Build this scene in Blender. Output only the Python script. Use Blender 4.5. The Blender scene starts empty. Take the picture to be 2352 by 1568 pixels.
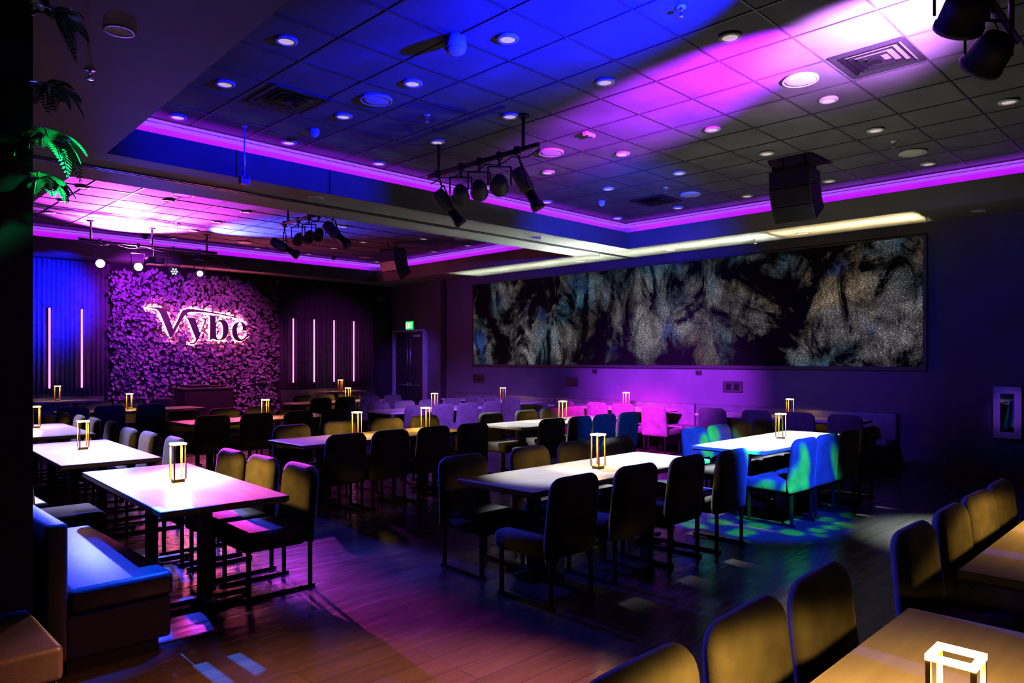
import bpy, bmesh, math, random
from mathutils import Vector, Matrix
R = math.radians
random.seed(7)
scene = bpy.context.scene
COL = scene.collection

# ------------------------------------------------------------------ view
scene.view_settings.view_transform = 'Standard'
scene.view_settings.look = 'None'
scene.view_settings.exposure = 0.0
scene.view_settings.gamma = 1.0
scene.view_settings.use_curve_mapping = False
scene.cycles.use_denoising = True
scene.cycles.max_bounces = 5
scene.cycles.diffuse_bounces = 0
scene.cycles.glossy_bounces = 3
scene.cycles.sample_clamp_indirect = 4.0
scene.cycles.caustics_reflective = False
scene.cycles.caustics_refractive = False
scene.cycles.use_light_tree = True
wd = bpy.data.worlds.new('night'); scene.world = wd; wd.use_nodes = True
wd.node_tree.nodes['Background'].inputs[0].default_value = (0.005, 0.0045, 0.005, 1)
wd.node_tree.nodes['Background'].inputs[1].default_value = 1.0

# ------------------------------------------------------------------ materials
def mat(name, col, rough=.5, metal=0., spec=.5, noise=None, bump=None, sheen=0., emit=None, estr=0., mix=None):
    """noise=(scale, amount) varies the colour; bump=(scale, strength) gives relief; mix=(colour, scale, low, high) second colour"""
    m = bpy.data.materials.new(name); m.use_nodes = True
    nt = m.node_tree; b = nt.nodes['Principled BSDF']
    b.inputs['Base Color'].default_value = (*col, 1)
    b.inputs['Roughness'].default_value = rough
    b.inputs['Metallic'].default_value = metal
    b.inputs['Specular IOR Level'].default_value = spec
    if sheen:
        b.inputs['Sheen Weight'].default_value = sheen
        b.inputs['Sheen Roughness'].default_value = .35
    tc = nt.nodes.new('ShaderNodeTexCoord')
    if noise or mix:
        n = nt.nodes.new('ShaderNodeTexNoise'); n.inputs['Scale'].default_value = (noise or (mix[1], 0))[0]
        n.inputs['Detail'].default_value = 5
        nt.links.new(tc.outputs['Object'], n.inputs['Vector'])
        r = nt.nodes.new('ShaderNodeValToRGB')
        if mix:
            r.color_ramp.elements[0].position = mix[2]; r.color_ramp.elements[1].position = mix[3]
            r.color_ramp.elements[0].color = (*col, 1); r.color_ramp.elements[1].color = (*mix[0], 1)
        else:
            a = noise[1]
            r.color_ramp.elements[0].position = .3; r.color_ramp.elements[1].position = .7
            r.color_ramp.elements[0].color = (*[c * (1 - a) for c in col], 1)
            r.color_ramp.elements[1].color = (*[min(1, c * (1 + a)) for c in col], 1)
        nt.links.new(n.outputs['Fac'], r.inputs['Fac']); nt.links.new(r.outputs['Color'], b.inputs['Base Color'])
    if bump:
        n2 = nt.nodes.new('ShaderNodeTexNoise'); n2.inputs['Scale'].default_value = bump[0]; n2.inputs['Detail'].default_value = 4
        nt.links.new(tc.outputs['Object'], n2.inputs['Vector'])
        bp = nt.nodes.new('ShaderNodeBump'); bp.inputs['Strength'].default_value = bump[1]; bp.inputs['Distance'].default_value = .02
        nt.links.new(n2.outputs['Fac'], bp.inputs['Height']); nt.links.new(bp.outputs['Normal'], b.inputs['Normal'])
    if emit:
        b.inputs['Emission Color'].default_value = (*emit, 1); b.inputs['Emission Strength'].default_value = estr
    return m

M = {}
M['velvet'] = mat('charcoal_velvet', (.105, .102, .102), .85, noise=(9, .25), bump=(160, .15), sheen=.15, spec=.2)
M['black_steel'] = mat('black_steel', (.012, .012, .013), .38, .6, noise=(30, .3))
M['black_matte'] = mat('black_matte', (.012, .012, .014), .6, noise=(40, .3))
M['brass'] = mat('brass', (.78, .50, .13), .38, .25, noise=(25, .12))
M['soffit'] = mat('soffit_paint', (.19, .186, .182), .75, noise=(2.2, .10), bump=(60, .05))
M['cove'] = mat('cove_paint', (.55, .53, .55), .7, noise=(3, .1))
M['tile'] = mat('ceiling_tile_paint', (.12, .117, .12), .8, noise=(1.6, .3), bump=(35, .12))
M['tbar'] = mat('ceiling_bar_paint', (.06, .06, .062), .35, noise=(12, .2))
M['wall'] = mat('dark_wall_paint', (.10, .10, .115), .8, noise=(1.3, .18), bump=(80, .06))
M['wall_black'] = mat('black_wall_paint', (.014, .015, .016), .85, noise=(3, .3))
M['white_plastic'] = mat('white_plastic', (.72, .70, .69), .4, noise=(14, .06))
M['grille_white'] = mat('white_grille', (.78, .72, .72), .6, noise=(150, .1))
M['dim_lens'] = mat('dimmed_lens', (.7, .66, .66), .4, noise=(60, .08), emit=(1, .72, .80), estr=.5)
M['curtain'] = mat('black_curtain_cloth', (.09, .09, .10), .7, noise=(6, .3), sheen=.3)
M['bench'] = mat('banquette_leather', (.09, .09, .10), .42, noise=(7, .25), bump=(50, .1))
M['bench_face'] = mat('banquette_base', (.014, .014, .016), .5, noise=(9, .3))
M['petal'] = mat('paper_petal', (.40, .36, .42), .8, noise=(5, .35))
M['backing'] = mat('black_backing', (.008, .007, .010), .9, noise=(10, .3))
M['letter'] = mat('plum_letter', (.025, .012, .025), .5, noise=(6, .2))
M['fern'] = mat('fern_leaf', (.10, .42, .14), .5, noise=(20, .4))
M['stem'] = mat('fern_stem', (.10, .14, .06), .6, noise=(20, .3))
M['door'] = mat('door_paint', (.015, .015, .018), .45, noise=(4, .2))
M['door_frame'] = mat('door_frame_paint', (.32, .31, .34), .5, noise=(6, .1))
M['chrome'] = mat('brushed_steel', (.6, .6, .62), .3, 1., noise=(40, .1))
M['red'] = mat('red_enamel', (.45, .02, .02), .3, noise=(12, .1))
M['clear'] = mat('clear_glass', (1, 1, 1), .02)
M['clear'].node_tree.nodes['Principled BSDF'].inputs['Transmission Weight'].default_value = 1
M['dark_wood'] = mat('dark_wood', (.022, .014, .012), .5, noise=(8, .3))
M['light_case'] = mat('light_case_plastic', (.5, .45, .5), .5, noise=(10, .1))

def emitter(name, col, s):
    m = bpy.data.materials.new(name); m.use_nodes = True
    nt = m.node_tree; nt.nodes.remove(nt.nodes['Principled BSDF'])
    e = nt.nodes.new('ShaderNodeEmission'); e.inputs[0].default_value = (*col, 1); e.inputs[1].default_value = s
    nt.links.new(e.outputs[0], nt.nodes['Material Output'].inputs[0]); return m
M['cove_led'] = emitter('cove_led', (.36, .06, 1.0), 1.25)
M['lamp_led'] = emitter('lamp_led', (1.0, .70, .24), 16)
M['tube_led'] = emitter('tube_led', (1.0, .25, .85), 2.6)
M['halo_led'] = emitter('halo_led', (1.0, .13, .27), 210)
M['exit_green'] = emitter('exit_green', (.02, .85, .12), 1.1)
M['exit_letter'] = emitter('exit_letter', (.75, 1.0, .8), 1.6)
M['lens_blue'] = emitter('lens_blue', (.45, .55, 1.0), 60)
M['lens_pink'] = emitter('lens_pink', (1.0, .55, 1.0), 60)
M['lens_cyan'] = emitter('lens_cyan', (.25, .65, 1.0), 14)
M['lens_dots'] = emitter('lens_dots', (.75, .75, 1.0), 6)
M['lens_dim'] = emitter('lens_dim', (.05, .2, 1.0), .5)
M['signal'] = emitter('signal_pink', (1.0, .3, .8), 1.5)

def wood_floor():
    m = mat('dark_plank_floor', (.05, .045, .042), .2, spec=.6)
    nt = m.node_tree; b = nt.nodes['Principled BSDF']
    tc = nt.nodes.new('ShaderNodeTexCoord')
    br = nt.nodes.new('ShaderNodeTexBrick'); br.inputs['Scale'].default_value = 1
    br.inputs['Brick Width'].default_value = 1.3; br.inputs['Row Height'].default_value = .19
    br.inputs['Mortar Size'].default_value = .003
    br.inputs['Color1'].default_value = (.060, .054, .050, 1); br.inputs['Color2'].default_value = (.042, .038, .036, 1)
    br.inputs['Mortar'].default_value = (.02, .02, .02, 1)
    nt.links.new(tc.outputs['Object'], br.inputs['Vector'])
    mp = nt.nodes.new('ShaderNodeMapping'); mp.inputs['Scale'].default_value = (1.2, 9, 1)
    nt.links.new(tc.outputs['Object'], mp.inputs['Vector'])
    n = nt.nodes.new('ShaderNodeTexNoise'); n.inputs['Scale'].default_value = 1.6; n.inputs['Detail'].default_value = 6
    nt.links.new(mp.outputs['Vector'], n.inputs['Vector'])
    mx = nt.nodes.new('ShaderNodeMixRGB'); mx.blend_type = 'MULTIPLY'; mx.inputs['Fac'].default_value = .45
    nt.links.new(br.outputs['Color'], mx.inputs['Color1']); nt.links.new(n.outputs['Fac'], mx.inputs['Color2'])
    nt.links.new(mx.outputs['Color'], b.inputs['Base Color'])
    rr = nt.nodes.new('ShaderNodeMapRange'); rr.inputs['To Min'].default_value = .16; rr.inputs['To Max'].default_value = .36
    nt.links.new(n.outputs['Fac'], rr.inputs['Value']); nt.links.new(rr.outputs['Result'], b.inputs['Roughness'])
    n3 = nt.nodes.new('ShaderNodeTexNoise'); n3.inputs['Scale'].default_value = 2.2
    mp3 = nt.nodes.new('ShaderNodeMapping'); mp3.inputs['Scale'].default_value = (1, 3.5, 1)
    nt.links.new(tc.outputs['Object'], mp3.inputs['Vector']); nt.links.new(mp3.outputs['Vector'], n3.inputs['Vector'])
    bp = nt.nodes.new('ShaderNodeBump'); bp.inputs['Strength'].default_value = .25; bp.inputs['Distance'].default_value = .03
    nt.links.new(n3.outputs['Fac'], bp.inputs['Height']); nt.links.new(bp.outputs['Normal'], b.inputs['Normal'])
    return m
M['floor'] = wood_floor()

def table_mat():
    m = mat('pale_oak_laminate', (.58, .53, .48), .26, spec=.5)
    nt = m.node_tree; b = nt.nodes['Principled BSDF']
    tc = nt.nodes.new('ShaderNodeTexCoord')
    mp = nt.nodes.new('ShaderNodeMapping'); mp.inputs['Scale'].default_value = (.8, 14, 1)
    nt.links.new(tc.outputs['Object'], mp.inputs['Vector'])
    n = nt.nodes.new('ShaderNodeTexNoise'); n.inputs['Scale'].default_value = 2; n.inputs['Detail'].default_value = 7
    nt.links.new(mp.outputs['Vector'], n.inputs['Vector'])
    r = nt.nodes.new('ShaderNodeValToRGB')
    r.color_ramp.elements[0].position = .3; r.color_ramp.elements[1].position = .7
    r.color_ramp.elements[0].color = (.52, .46, .41, 1); r.color_ramp.elements[1].color = (.63, .585, .535, 1)
    nt.links.new(n.outputs['Fac'], r.inputs['Fac']); nt.links.new(r.outputs['Color'], b.inputs['Base Color'])
    return m
M['table'] = table_mat()

def screen_mat():
    """the lit picture on the wall panel: streaky grey flecks on black with blue, teal and amber clouds"""
    m = bpy.data.materials.new('lit_wall_picture'); m.use_nodes = True
    nt = m.node_tree; b = nt.nodes['Principled BSDF']
    b.inputs['Base Color'].default_value = (.002, .002, .002, 1); b.inputs['Roughness'].default_value = .7; b.inputs['Specular IOR Level'].default_value = .05
    N = nt.nodes.new; L = nt.links.new
    tc = N('ShaderNodeTexCoord')
    def noise(scale, detail=4, mscale=(1, 1, 1), rot=0, loc=(0, 0, 0), rough=.5, dist=0):
        mp = N('ShaderNodeMapping'); mp.inputs['Scale'].default_value = mscale; mp.inputs['Rotation'].default_value = (rot, 0, 0)
        mp.inputs['Location'].default_value = loc
        L(tc.outputs['Object'], mp.inputs['Vector'])
        n = N('ShaderNodeTexNoise'); n.inputs['Scale'].default_value = scale; n.inputs['Detail'].default_value = detail
        n.inputs['Roughness'].default_value = rough; n.inputs['Distortion'].default_value = dist
        L(mp.outputs['Vector'], n.inputs['Vector']); return n.outputs['Fac']
    def ramp(v, lo, hi, c0=(0, 0, 0), c1=(1, 1, 1)):
        r = N('ShaderNodeValToRGB'); e = r.color_ramp.elements
        e[0].position = lo; e[1].position = hi; e[0].color = (*c0, 1); e[1].color = (*c1, 1)
        L(v, r.inputs['Fac']); return r.outputs['Color']
    def mixc(f, a, c, mode='MIX'):
        x = N('ShaderNodeMixRGB'); x.blend_type = mode
        if isinstance(f, float): x.inputs['Fac'].default_value = f
        else: L(f, x.inputs['Fac'])
        for s, v in ((x.inputs['Color1'], a), (x.inputs['Color2'], c)):
            if isinstance(v, tuple): s.default_value = (*v, 1)
            else: L(v, s)
        return x.outputs['Color']
    fl1 = ramp(noise(60, 2, (1, .62, 1.5), R(24), rough=.6, dist=.4), .49, .76)
    fl2 = ramp(noise(30, 3, (1, 1.4, .8), R(-20), (0, 2, 5), rough=.75, dist=.6), .44, .70)
    fleck = mixc(.62, fl1, fl2, 'MULTIPLY')
    cloud = ramp(noise(.55, 7, (1, 1, 1.2), R(35), (0, 3.1, 1.7), .66, .6), .475, .65)
    veins = ramp(noise(1.0, 6, (1, 1.7, .9), R(-25), (0, 7.3, .2), .7, 1.1), .41, .56)
    tint = mixc(ramp(noise(.55, 3, loc=(0, 1.3, 5)), .47, .60), (.44, .42, .43), (.10, .27, .38))
    tint = mixc(ramp(noise(.6, 3, loc=(0, 9.3, 2)), .53, .63), tint, (.52, .40, .27))
    tint = mixc(ramp(noise(.9, 3, loc=(0, 4.6, 8)), .57, .66), tint, (.06, .13, .55))
    fleck = mixc(.05, fleck, (1, 1, 1))
    c = mixc(1.0, tint, fleck, 'MULTIPLY')
    c = mixc(1.0, c, cloud, 'MULTIPLY'); c = mixc(1.0, c, veins, 'MULTIPLY')
    L(c, b.inputs['Emission Color']); b.inputs['Emission Strength'].default_value = 3.0
    return m
M['screen'] = screen_mat()

# ------------------------------------------------------------------ mesh helpers
def box(bm, x0, x1, y0, y1, z0, z1, mt=None):
    vs = [Vector(p) for p in ((x0, y0, z0), (x1, y0, z0), (x1, y1, z0), (x0, y1, z0), (x0, y0, z1), (x1, y0, z1), (x1, y1, z1), (x0, y1, z1))]
    if mt is not None: vs = [mt @ v for v in vs]
    v = [bm.verts.new(p) for p in vs]
    return [bm.faces.new([v[i] for i in f]) for f in ((0, 3, 2, 1), (4, 5, 6, 7), (0, 1, 5, 4), (1, 2, 6, 5), (2, 3, 7, 6), (3, 0, 4, 7))]
def rbox(bm, x0, x1, y0, y1, z0, z1, r=.02, seg=2, mt=None):
    b2 = bmesh.new(); box(b2, x0, x1, y0, y1, z0, z1)
    bmesh.ops.bevel(b2, geom=list(b2.edges), offset=r, segments=seg, profile=.5, affect='EDGES')
    merge(bm, b2, mt)
def merge(bm, b2, mt=None):
    mp = {}
    for v in b2.verts: mp[v] = bm.verts.new(mt @ v.co if mt is not None else v.co)
    for f in b2.faces:
        try:
            g = bm.faces.new([mp[v] for v in f.verts]); g.smooth = f.smooth
        except ValueError: pass
    b2.free()
def tube(bm, p0, p1, r, seg=10, r1=None, cap=True):
    p0, p1 = Vector(p0), Vector(p1); d = (p1 - p0).normalized()
    up = Vector((0, 0, 1)) if abs(d.z) < .95 else Vector((1, 0, 0))
    a = d.cross(up).normalized(); b = d.cross(a)
    r1 = r if r1 is None else r1
    A = [bm.verts.new(p0 + (a * math.cos(t) + b * math.sin(t)) * r) for t in [2 * math.pi * i / seg for i in range(seg)]]
    B = [bm.verts.new(p1 + (a * math.cos(t) + b * math.sin(t)) * r1) for t in [2 * math.pi * i / seg for i in range(seg)]]
    for i in range(seg):
        f = bm.faces.new((A[i], B[i], B[(i + 1) % seg], A[(i + 1) % seg])); f.smooth = True
    if cap: bm.faces.new(A); bm.faces.new(B[::-1])
def bar(bm, p0, p1, w):
    p0, p1 = Vector(p0), Vector(p1); d = p1 - p0
    q = d.to_track_quat('Z', 'Y').to_matrix().to_4x4(); mt = Matrix.Translation(p0) @ q
    box(bm, -w / 2, w / 2, -w / 2, w / 2, 0, d.length, mt)
def path(bm, pts, r, seg=6):
    for a, b in zip(pts[:-1], pts[1:]): tube(bm, a, b, r, seg)
def lathe(bm, prof, seg=24, c=(0, 0, 0), mt=None):
    rings = []
    for (r, z) in prof:
        ring = []
        for i in range(seg):
            t = 2 * math.pi * i / seg; p = Vector((r * math.cos(t), r * math.sin(t), z))
            if mt is not None: p = mt @ p
            ring.append(bm.verts.new(p + Vector(c)))
        rings.append(ring)
    for a, b in zip(rings[:-1], rings[1:]):
        for i in range(seg):
            f = bm.faces.new((a[i], a[(i + 1) % seg], b[(i + 1) % seg], b[i])); f.smooth = True
    bm.faces.new(rings[0][::-1]); bm.faces.new(rings[-1])
def obj(name, bm, m, parent=None, loc=None, smooth=False):
    bmesh.ops.recalc_face_normals(bm, faces=bm.faces)
    me = bpy.data.meshes.new(name); bm.to_mesh(me); bm.free()
    if smooth:
        for p in me.polygons: p.use_smooth = True
    me.materials.append(M[m] if isinstance(m, str) else m)
    o = bpy.data.objects.new(name, me); COL.objects.link(o)
    if parent is not None: o.parent = parent
    if loc is not None: o.location = loc
    return o
def tag(o, label, cat, group=None, kind=None):
    o['label'] = label; o['category'] = cat
    if group: o['group'] = group
    if kind: o['kind'] = kind
    return o
def thing(name, label, cat, loc=(0, 0, 0), rz=0., group=None):
    o = bpy.data.objects.new(name, None); o.empty_display_size = .1; COL.objects.link(o)
    o.location = loc; o.rotation_euler = (0, 0, rz)
    return tag(o, label, cat, group)
def struct(name, bm, m, label=None, cat=None, parent=None):
    o = obj(name, bm, m, parent)
    if parent is None:
        o['kind'] = 'structure'; o['label'] = label or name.replace('_', ' '); o['category'] = cat or name.split('_')[0]
    return o
def dup(root, loc, rz, label, group=None, rot=None):
    kids = [c for c in root.children]
    r = root.copy(); COL.objects.link(r); r.location = loc
    r.rotation_euler = rot if rot else (0, 0, rz); r['label'] = label
    if group: r['group'] = group
    for ch in kids:
        c = ch.copy(); COL.objects.link(c); c.parent = r
        for g in ch.children:
            d = g.copy(); COL.objects.link(d); d.parent = c
    return r
class Maker:
    """first call moves the prototype itself, later calls copy it"""
    def __init__(s, proto): s.p, s.used = proto, False
    def put(s, loc, rz, label, group=None, rot=None):
        if not s.used:
            s.used = True; o = s.p; o.location = loc; o.rotation_euler = rot if rot else (0, 0, rz); o['label'] = label
            if group: o['group'] = group
            return o
        return dup(s.p, loc, rz, label, group, rot)

# ------------------------------------------------------------------ room shell
XW, YW, ZS, ZL, ZC = 12.45, 17.40, 3.83, 4.145, 4.38   # right wall, back wall, soffit underside, cove lip, ceiling
b = bmesh.new(); box(b, -2.6, XW + .2, -2.6, YW + .2, -.1, 0); struct('floor', b, 'floor', 'dark glossy plank floor of the whole room', 'floor')
b = bmesh.new(); box(b, XW, XW + .2, -2.6, YW + .2, 0, 4.6); struct('wall_right', b, 'wall', 'dark painted wall behind the long lit picture', 'wall')
b = bmesh.new(); box(b, -2.6, XW, YW, YW + .2, 0, 4.6); struct('wall_back', b, 'wall_black', 'dark back wall behind the curtains and the petal panel', 'wall')
b = bmesh.new(); box(b, -2.8, -2.6, -2.6, YW, 0, 4.6); struct('wall_left', b, 'wall_black', 'black side wall', 'wall')
b = bmesh.new(); box(b, -2.6, XW, -2.8, -2.6, 0, 4.6); struct('wall_front', b, 'wall_black', 'black wall behind the camera', 'wall')
b = bmesh.new(); box(b, .72, .90, 4.44, YW, 0, ZS); struct('wall_partition', b, 'wall_black', 'black partition wall end at the left edge of the picture', 'wall')
b = bmesh.new(); box(b, -2.6, XW, -2.6, YW, ZC + .012, ZC + .2); struct('ceiling', b, 'tile', 'dark tiled ceiling inside the two sunken trays', 'ceiling')
# T-bar grid of the tiles
b = bmesh.new(); p = .665
for i in range(-3, 16):
    x = 3.25 + p * i; box(b, x - .007, x + .007, .0, YW - .5, ZC + .0035, ZC + .02)
for j in range(-7, 20):
    y = 4.60 + p * j; box(b, 1.9, XW - .6, y - .007, y + .007, ZC + .004, ZC + .021)
struct('ceiling_grid', b, 'tbar', 'thin dark metal bars between the ceiling tiles', 'ceiling')

def quadprism(bm, pts, z0, z1):
    lo = [bm.verts.new((x, y, z0)) for x, y in pts]; hi = [bm.verts.new((x, y, z1)) for x, y in pts]
    bm.faces.new(lo[::-1]); bm.faces.new(hi)
    n = len(pts)
    for i in range(n): bm.faces.new((lo[i], lo[(i + 1) % n], hi[(i + 1) % n], hi[i]))
CV = .28
def soffit(name, pts, inner, label):
    b = bmesh.new(); quadprism(b, pts, ZS, ZL); quadprism(b, inner, ZL - .001, ZC + .012); struct(name, b, 'soffit', label, 'soffit')
XL0, XL1 = 1.90, 2.31
soffit('soffit_left', [(-2.6, -2.6), (XL0, -2.6), (XL0, .2), (XL1, 8.22), (2.31, 9.55), (2.35, 16.65), (2.35, YW), (-2.6, YW)],
       [(-2.6, -2.6), (XL0 - CV, -2.6), (XL0 - CV, .2), (XL1 - CV, 8.22), (2.31 - CV, 9.55), (2.35 - CV, 16.65), (2.35 - CV, YW), (-2.6, YW)], 'dark lowered ceiling band along the left side')
soffit('soffit_beam', [(2.31, 8.22), (11.36, 8.22), (11.36, 9.55), (2.31, 9.55)], [(2.31 - CV, 8.22 + CV), (11.36 + CV, 8.22 + CV), (11.36 + CV, 9.55 - CV), (2.31 - CV, 9.55 - CV)], 'wide ceiling beam between the two sunken trays')
soffit('soffit_right', [(11.36, -2.6), (XW, -2.6), (XW, YW), (11.36, YW)], [(11.36 + CV, -2.6), (XW, -2.6), (XW, YW), (11.36 + CV, YW)], 'lowered ceiling band above the long lit picture')
soffit('soffit_back', [(2.35, 16.65), (11.36, 16.65), (11.36, YW), (2.35, YW)], [(2.35 - CV, 16.65 + CV), (11.36 + CV, 16.65 + CV), (11.36 + CV, YW), (2.35 - CV, YW)], 'lowered ceiling band along the back wall')
soffit('soffit_front', [(XL0, -2.6), (11.36, -2.6), (11.36, .2), (XL0, .2)], [(XL0, -2.6), (11.36, -2.6), (11.36, .2 - CV), (XL0, .2 - CV)], 'lowered ceiling band nearest the camera')
# pale cove back walls
b = bmesh.new()
box(b, 2.05, 11.64, 8.494, 8.50, ZL, ZC); box(b, 11.634, 11.64, .0, 8.5, ZL, ZC)
box(b, 2.10, 11.64, 16.924, 16.93, ZL, ZC); box(b, 11.634, 11.64, 9.3, 16.93, ZL, ZC)
struct('trim_1', b, 'cove', 'pale back of the light coves', 'trim')
# operable partition track under the beam
b = bmesh.new(); box(b, .9, XW, 8.83, 8.855, ZS - .016, ZS + .01); box(b, .9, XW, 8.895, 8.92, ZS - .016, ZS + .01)
struct('trim_2', b, 'black_steel', 'black sliding-partition track along the underside of the beam', 'trim')
b = bmesh.new(); box(b, 4.90, 4.912, 8.205, 8.22, ZS, ZL); struct('trim_3', b, 'black_matte', 'thin dark joint in the blue-lit beam face', 'trim')
b = bmesh.new(); box(b, XW - .03, XW, -2.6, 15.6, 0, .12); struct('baseboard_right', b, 'black_matte', 'black baseboard along the right wall', 'baseboard')
b = bmesh.new(); box(b, .9, XW, YW - .03, YW, 0, .12); struct('baseboard_back', b, 'black_matte', 'black baseboard along the back wall', 'baseboard')
b = bmesh.new(); box(b, XW - .05, XW, 14.95, 15.12, 0, ZS); struct('trim_4', b, 'wall_black', 'dark pilaster on the right wall between door and picture', 'trim')

# cove light strips
def cove(label, x0, x1, y0, y1, along):
    b = bmesh.new(); t = thing('cove_light_strip', label, 'light strip', ((x0 + x1) / 2, (y0 + y1) / 2, 4.28), group='purple cove light strips')
    ln = (x1 - x0) if along == 'x' else (y1 - y0); h = ln / 2
    n = max(2, int(ln / 1.4)); st = ln / n
    def seg(bm, s, z0, z1, d0, d1, gap):
        for k in range(n):
            a, c = -h + k * st + gap, -h + (k + 1) * st - gap
            if along == 'x': box(bm, a, c, d0, d1, z0, z1)
            else: box(bm, d0, d1, a, c, z0, z1)
    seg(b, 0, .052, .082, -.035, .03, .003); seg(b, 0, .012, .040, -.035, .03, .003)
    obj('diffuser', b, 'cove_led', t)
    b = bmesh.new(); seg(b, 0, .040, .052, -.03, .03, -.001); obj('rail', b, 'chrome', t)
cove('purple glowing cove strip along the beam at the far side of the near tray', 2.1, 11.6, 8.46, 8.46, 'x')
cove('purple glowing cove strip along the near tray above the picture wall', 11.60, 11.60, .2, 8.4, 'y')
cove('purple glowing cove strip above the back wall in the far tray', 2.2, 11.6, 16.89, 16.89, 'x')
cove('purple glowing cove strip along the far tray beside the picture wall', 11.60, 11.60, 9.4, 16.85, 'y')

# ------------------------------------------------------------------ lit picture on the right wall
t = thing('wall_screen', 'long lit picture panel of grey flecks with blue and amber clouds on the right wall', 'screen', (XW, 8.6, 2.6))
b = bmesh.new(); box(b, -.05, -.035, -5.19, 5.19, -1.0, 1.02); obj('picture', b, 'screen', t)
b = bmesh.new(); box(b, -.06, 0, -5.24, 5.24, -1.06, -1.0); box(b, -.06, 0, -5.24, 5.24, 1.02, 1.04); box(b, -.06, 0, -5.24, -5.19, -1.0, 1.02); box(b, -.06, 0, 5.19, 5.24, -1.0, 1.02)
box(b, -.035, 0, -5.19, 5.19, -1.0, 1.02)
obj('frame', b, 'black_matte', t)
# wall plates below it
def plate(y0, y1, z0, z1, label, name, cat):
    t = thing(name, label, cat, (XW, (y0 + y1) / 2, (z0 + z1) / 2), group='dark plates under the lit picture')
    w, h = (y1 - y0) / 2, (z1 - z0) / 2
    b = bmesh.new(); rbox(b, -.02, 0, -w, w, -h, h, .005, 1); obj('cover', b, 'black_matte', t)
    b = bmesh.new()
    n = max(2, int(w * 14))
    for k in range(n):
        y = -w * .8 + 1.6 * w * (k + .5) / n; rbox(b, -.026, -.018, y - .5 * w / n, y + .5 * w / n, -h * .6, h * .6, .002, 1)
    obj('insert', b, 'black_steel', t)
plate(10.35, 10.75, 1.11, 1.32, 'dark rectangular wall plate left of the purple glow', 'wall_plate', 'wall plate')
plate(6.42, 6.82, 1.10, 1.31, 'dark rectangular wall plate right of the purple glow', 'wall_plate', 'wall plate')
plate(13.43, 13.86, 1.12, 1.35, 'black rectangular wall plate under the far left end of the picture', 'wall_plate', 'wall plate')
plate(9.82, 9.95, 1.41, 1.50, 'small black wall socket just under the picture, left one of two', 'wall_socket', 'socket')
plate(7.27, 7.40, 1.41, 1.50, 'small black wall socket just under the picture, right one of two', 'wall_socket', 'socket')

# fire extinguisher cabinet and extinguisher
t = thing('extinguisher_cabinet', 'purple-lit pale extinguisher cabinet with narrow dark window on the right wall', 'cabinet', (XW, 2.305, .95))
b = bmesh.new(); box(b, -.12, -.10, -.17, -.085, -.37, .37); box(b, -.12, -.10, .085, .17, -.37, .37); box(b, -.12, -.10, -.085, .085, .27, .37); box(b, -.12, -.10, -.085, .085, -.37, -.28); obj('door', b, 'white_plastic', t)
b = bmesh.new(); box(b, -.10, -.09, -.17, -.155, -.37, .37); box(b, -.10, 0, -.17, -.155, -.37, .37); box(b, -.10, 0, .155, .17, -.37, .37); box(b, -.10, 0, -.155, .155, .355, .37); box(b, -.10, 0, -.155, .155, -.37, -.355); box(b, -.006, 0, -.155, .155, -.355, .355); obj('case', b, 'black_matte', t)
b = bmesh.new(); box(b, -.113, -.108, -.085, .085, -.28, .27); obj('window_pane', b, 'clear', t)
t = thing('fire_extinguisher', 'fire extinguisher with pale hose inside the wall cabinet', 'extinguisher', (XW - .055, 2.305, .595))
b = bmesh.new(); lathe(b, [(.028, 0), (.04, .01), (.04, .38), (.032, .42), (.014, .45), (.014, .47)], 16); obj('cylinder', b, 'red', t)
b = bmesh.new(); box(b, -.014, .014, -.02, .05, .47, .49); box(b, -.008, .008, -.02, .06, .51, .522); box(b, -.01, .01, -.02, .0, .49, .51); obj('handle', b, 'chrome', t)
b = bmesh.new(); path(b, [(-.0, -.02, .48), (-.02, -.05, .46), (-.03, -.055, .38), (-.03, -.045, .28), (-.03, -.05, .2)], .008); obj('hose', b, 'white_plastic', t)

# ------------------------------------------------------------------ door, exit sign, corner marker
d = bpy.data.objects.new('door_1', None); COL.objects.link(d); d.location = (XW, 16.5, 0)
d['kind'] = 'structure'; d['label'] = 'black double door in the far corner under the green exit sign'; d['category'] = 'door'
b = bmesh.new(); box(b, -.10, 0, .66, .76, 0, 2.56); box(b, -.10, 0, -.76, -.66, 0, 2.56); box(b, -.10, 0, -.66, .66, 2.50, 2.56); obj('door_frame', b, 'door_frame', d)
for s in (-1, 1):
    b = bmesh.new(); box(b, -.05, -.005, min(.004 * s, .655 * s), max(.004 * s, .655 * s), .01, 2.495); lf = obj('door_leaf', b, 'door', d)
    b = bmesh.new(); tube(b, (-.075, .07 * s, 1.05), (-.075, .07 * s, 2.42), .009, 8); tube(b, (-.05, .07 * s, 2.40), (-.08, .07 * s, 2.40), .01, 8); obj('rod', b, 'chrome', lf)
    b = bmesh.new(); rbox(b, -.10, -.05, .05 * s - .03, .05 * s + .03, .96, 1.06, .008, 1); tube(b, (-.09, .06 * s, 1.0), (-.09, .5 * s, 1.0), .014, 8); obj('push_bar', b, 'chrome', lf)
b = bmesh.new(); rbox(b, -.11, -.05, -.52, -.20, 2.34, 2.42, .008, 1); obj('closer', b, 'chrome', d)

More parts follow.
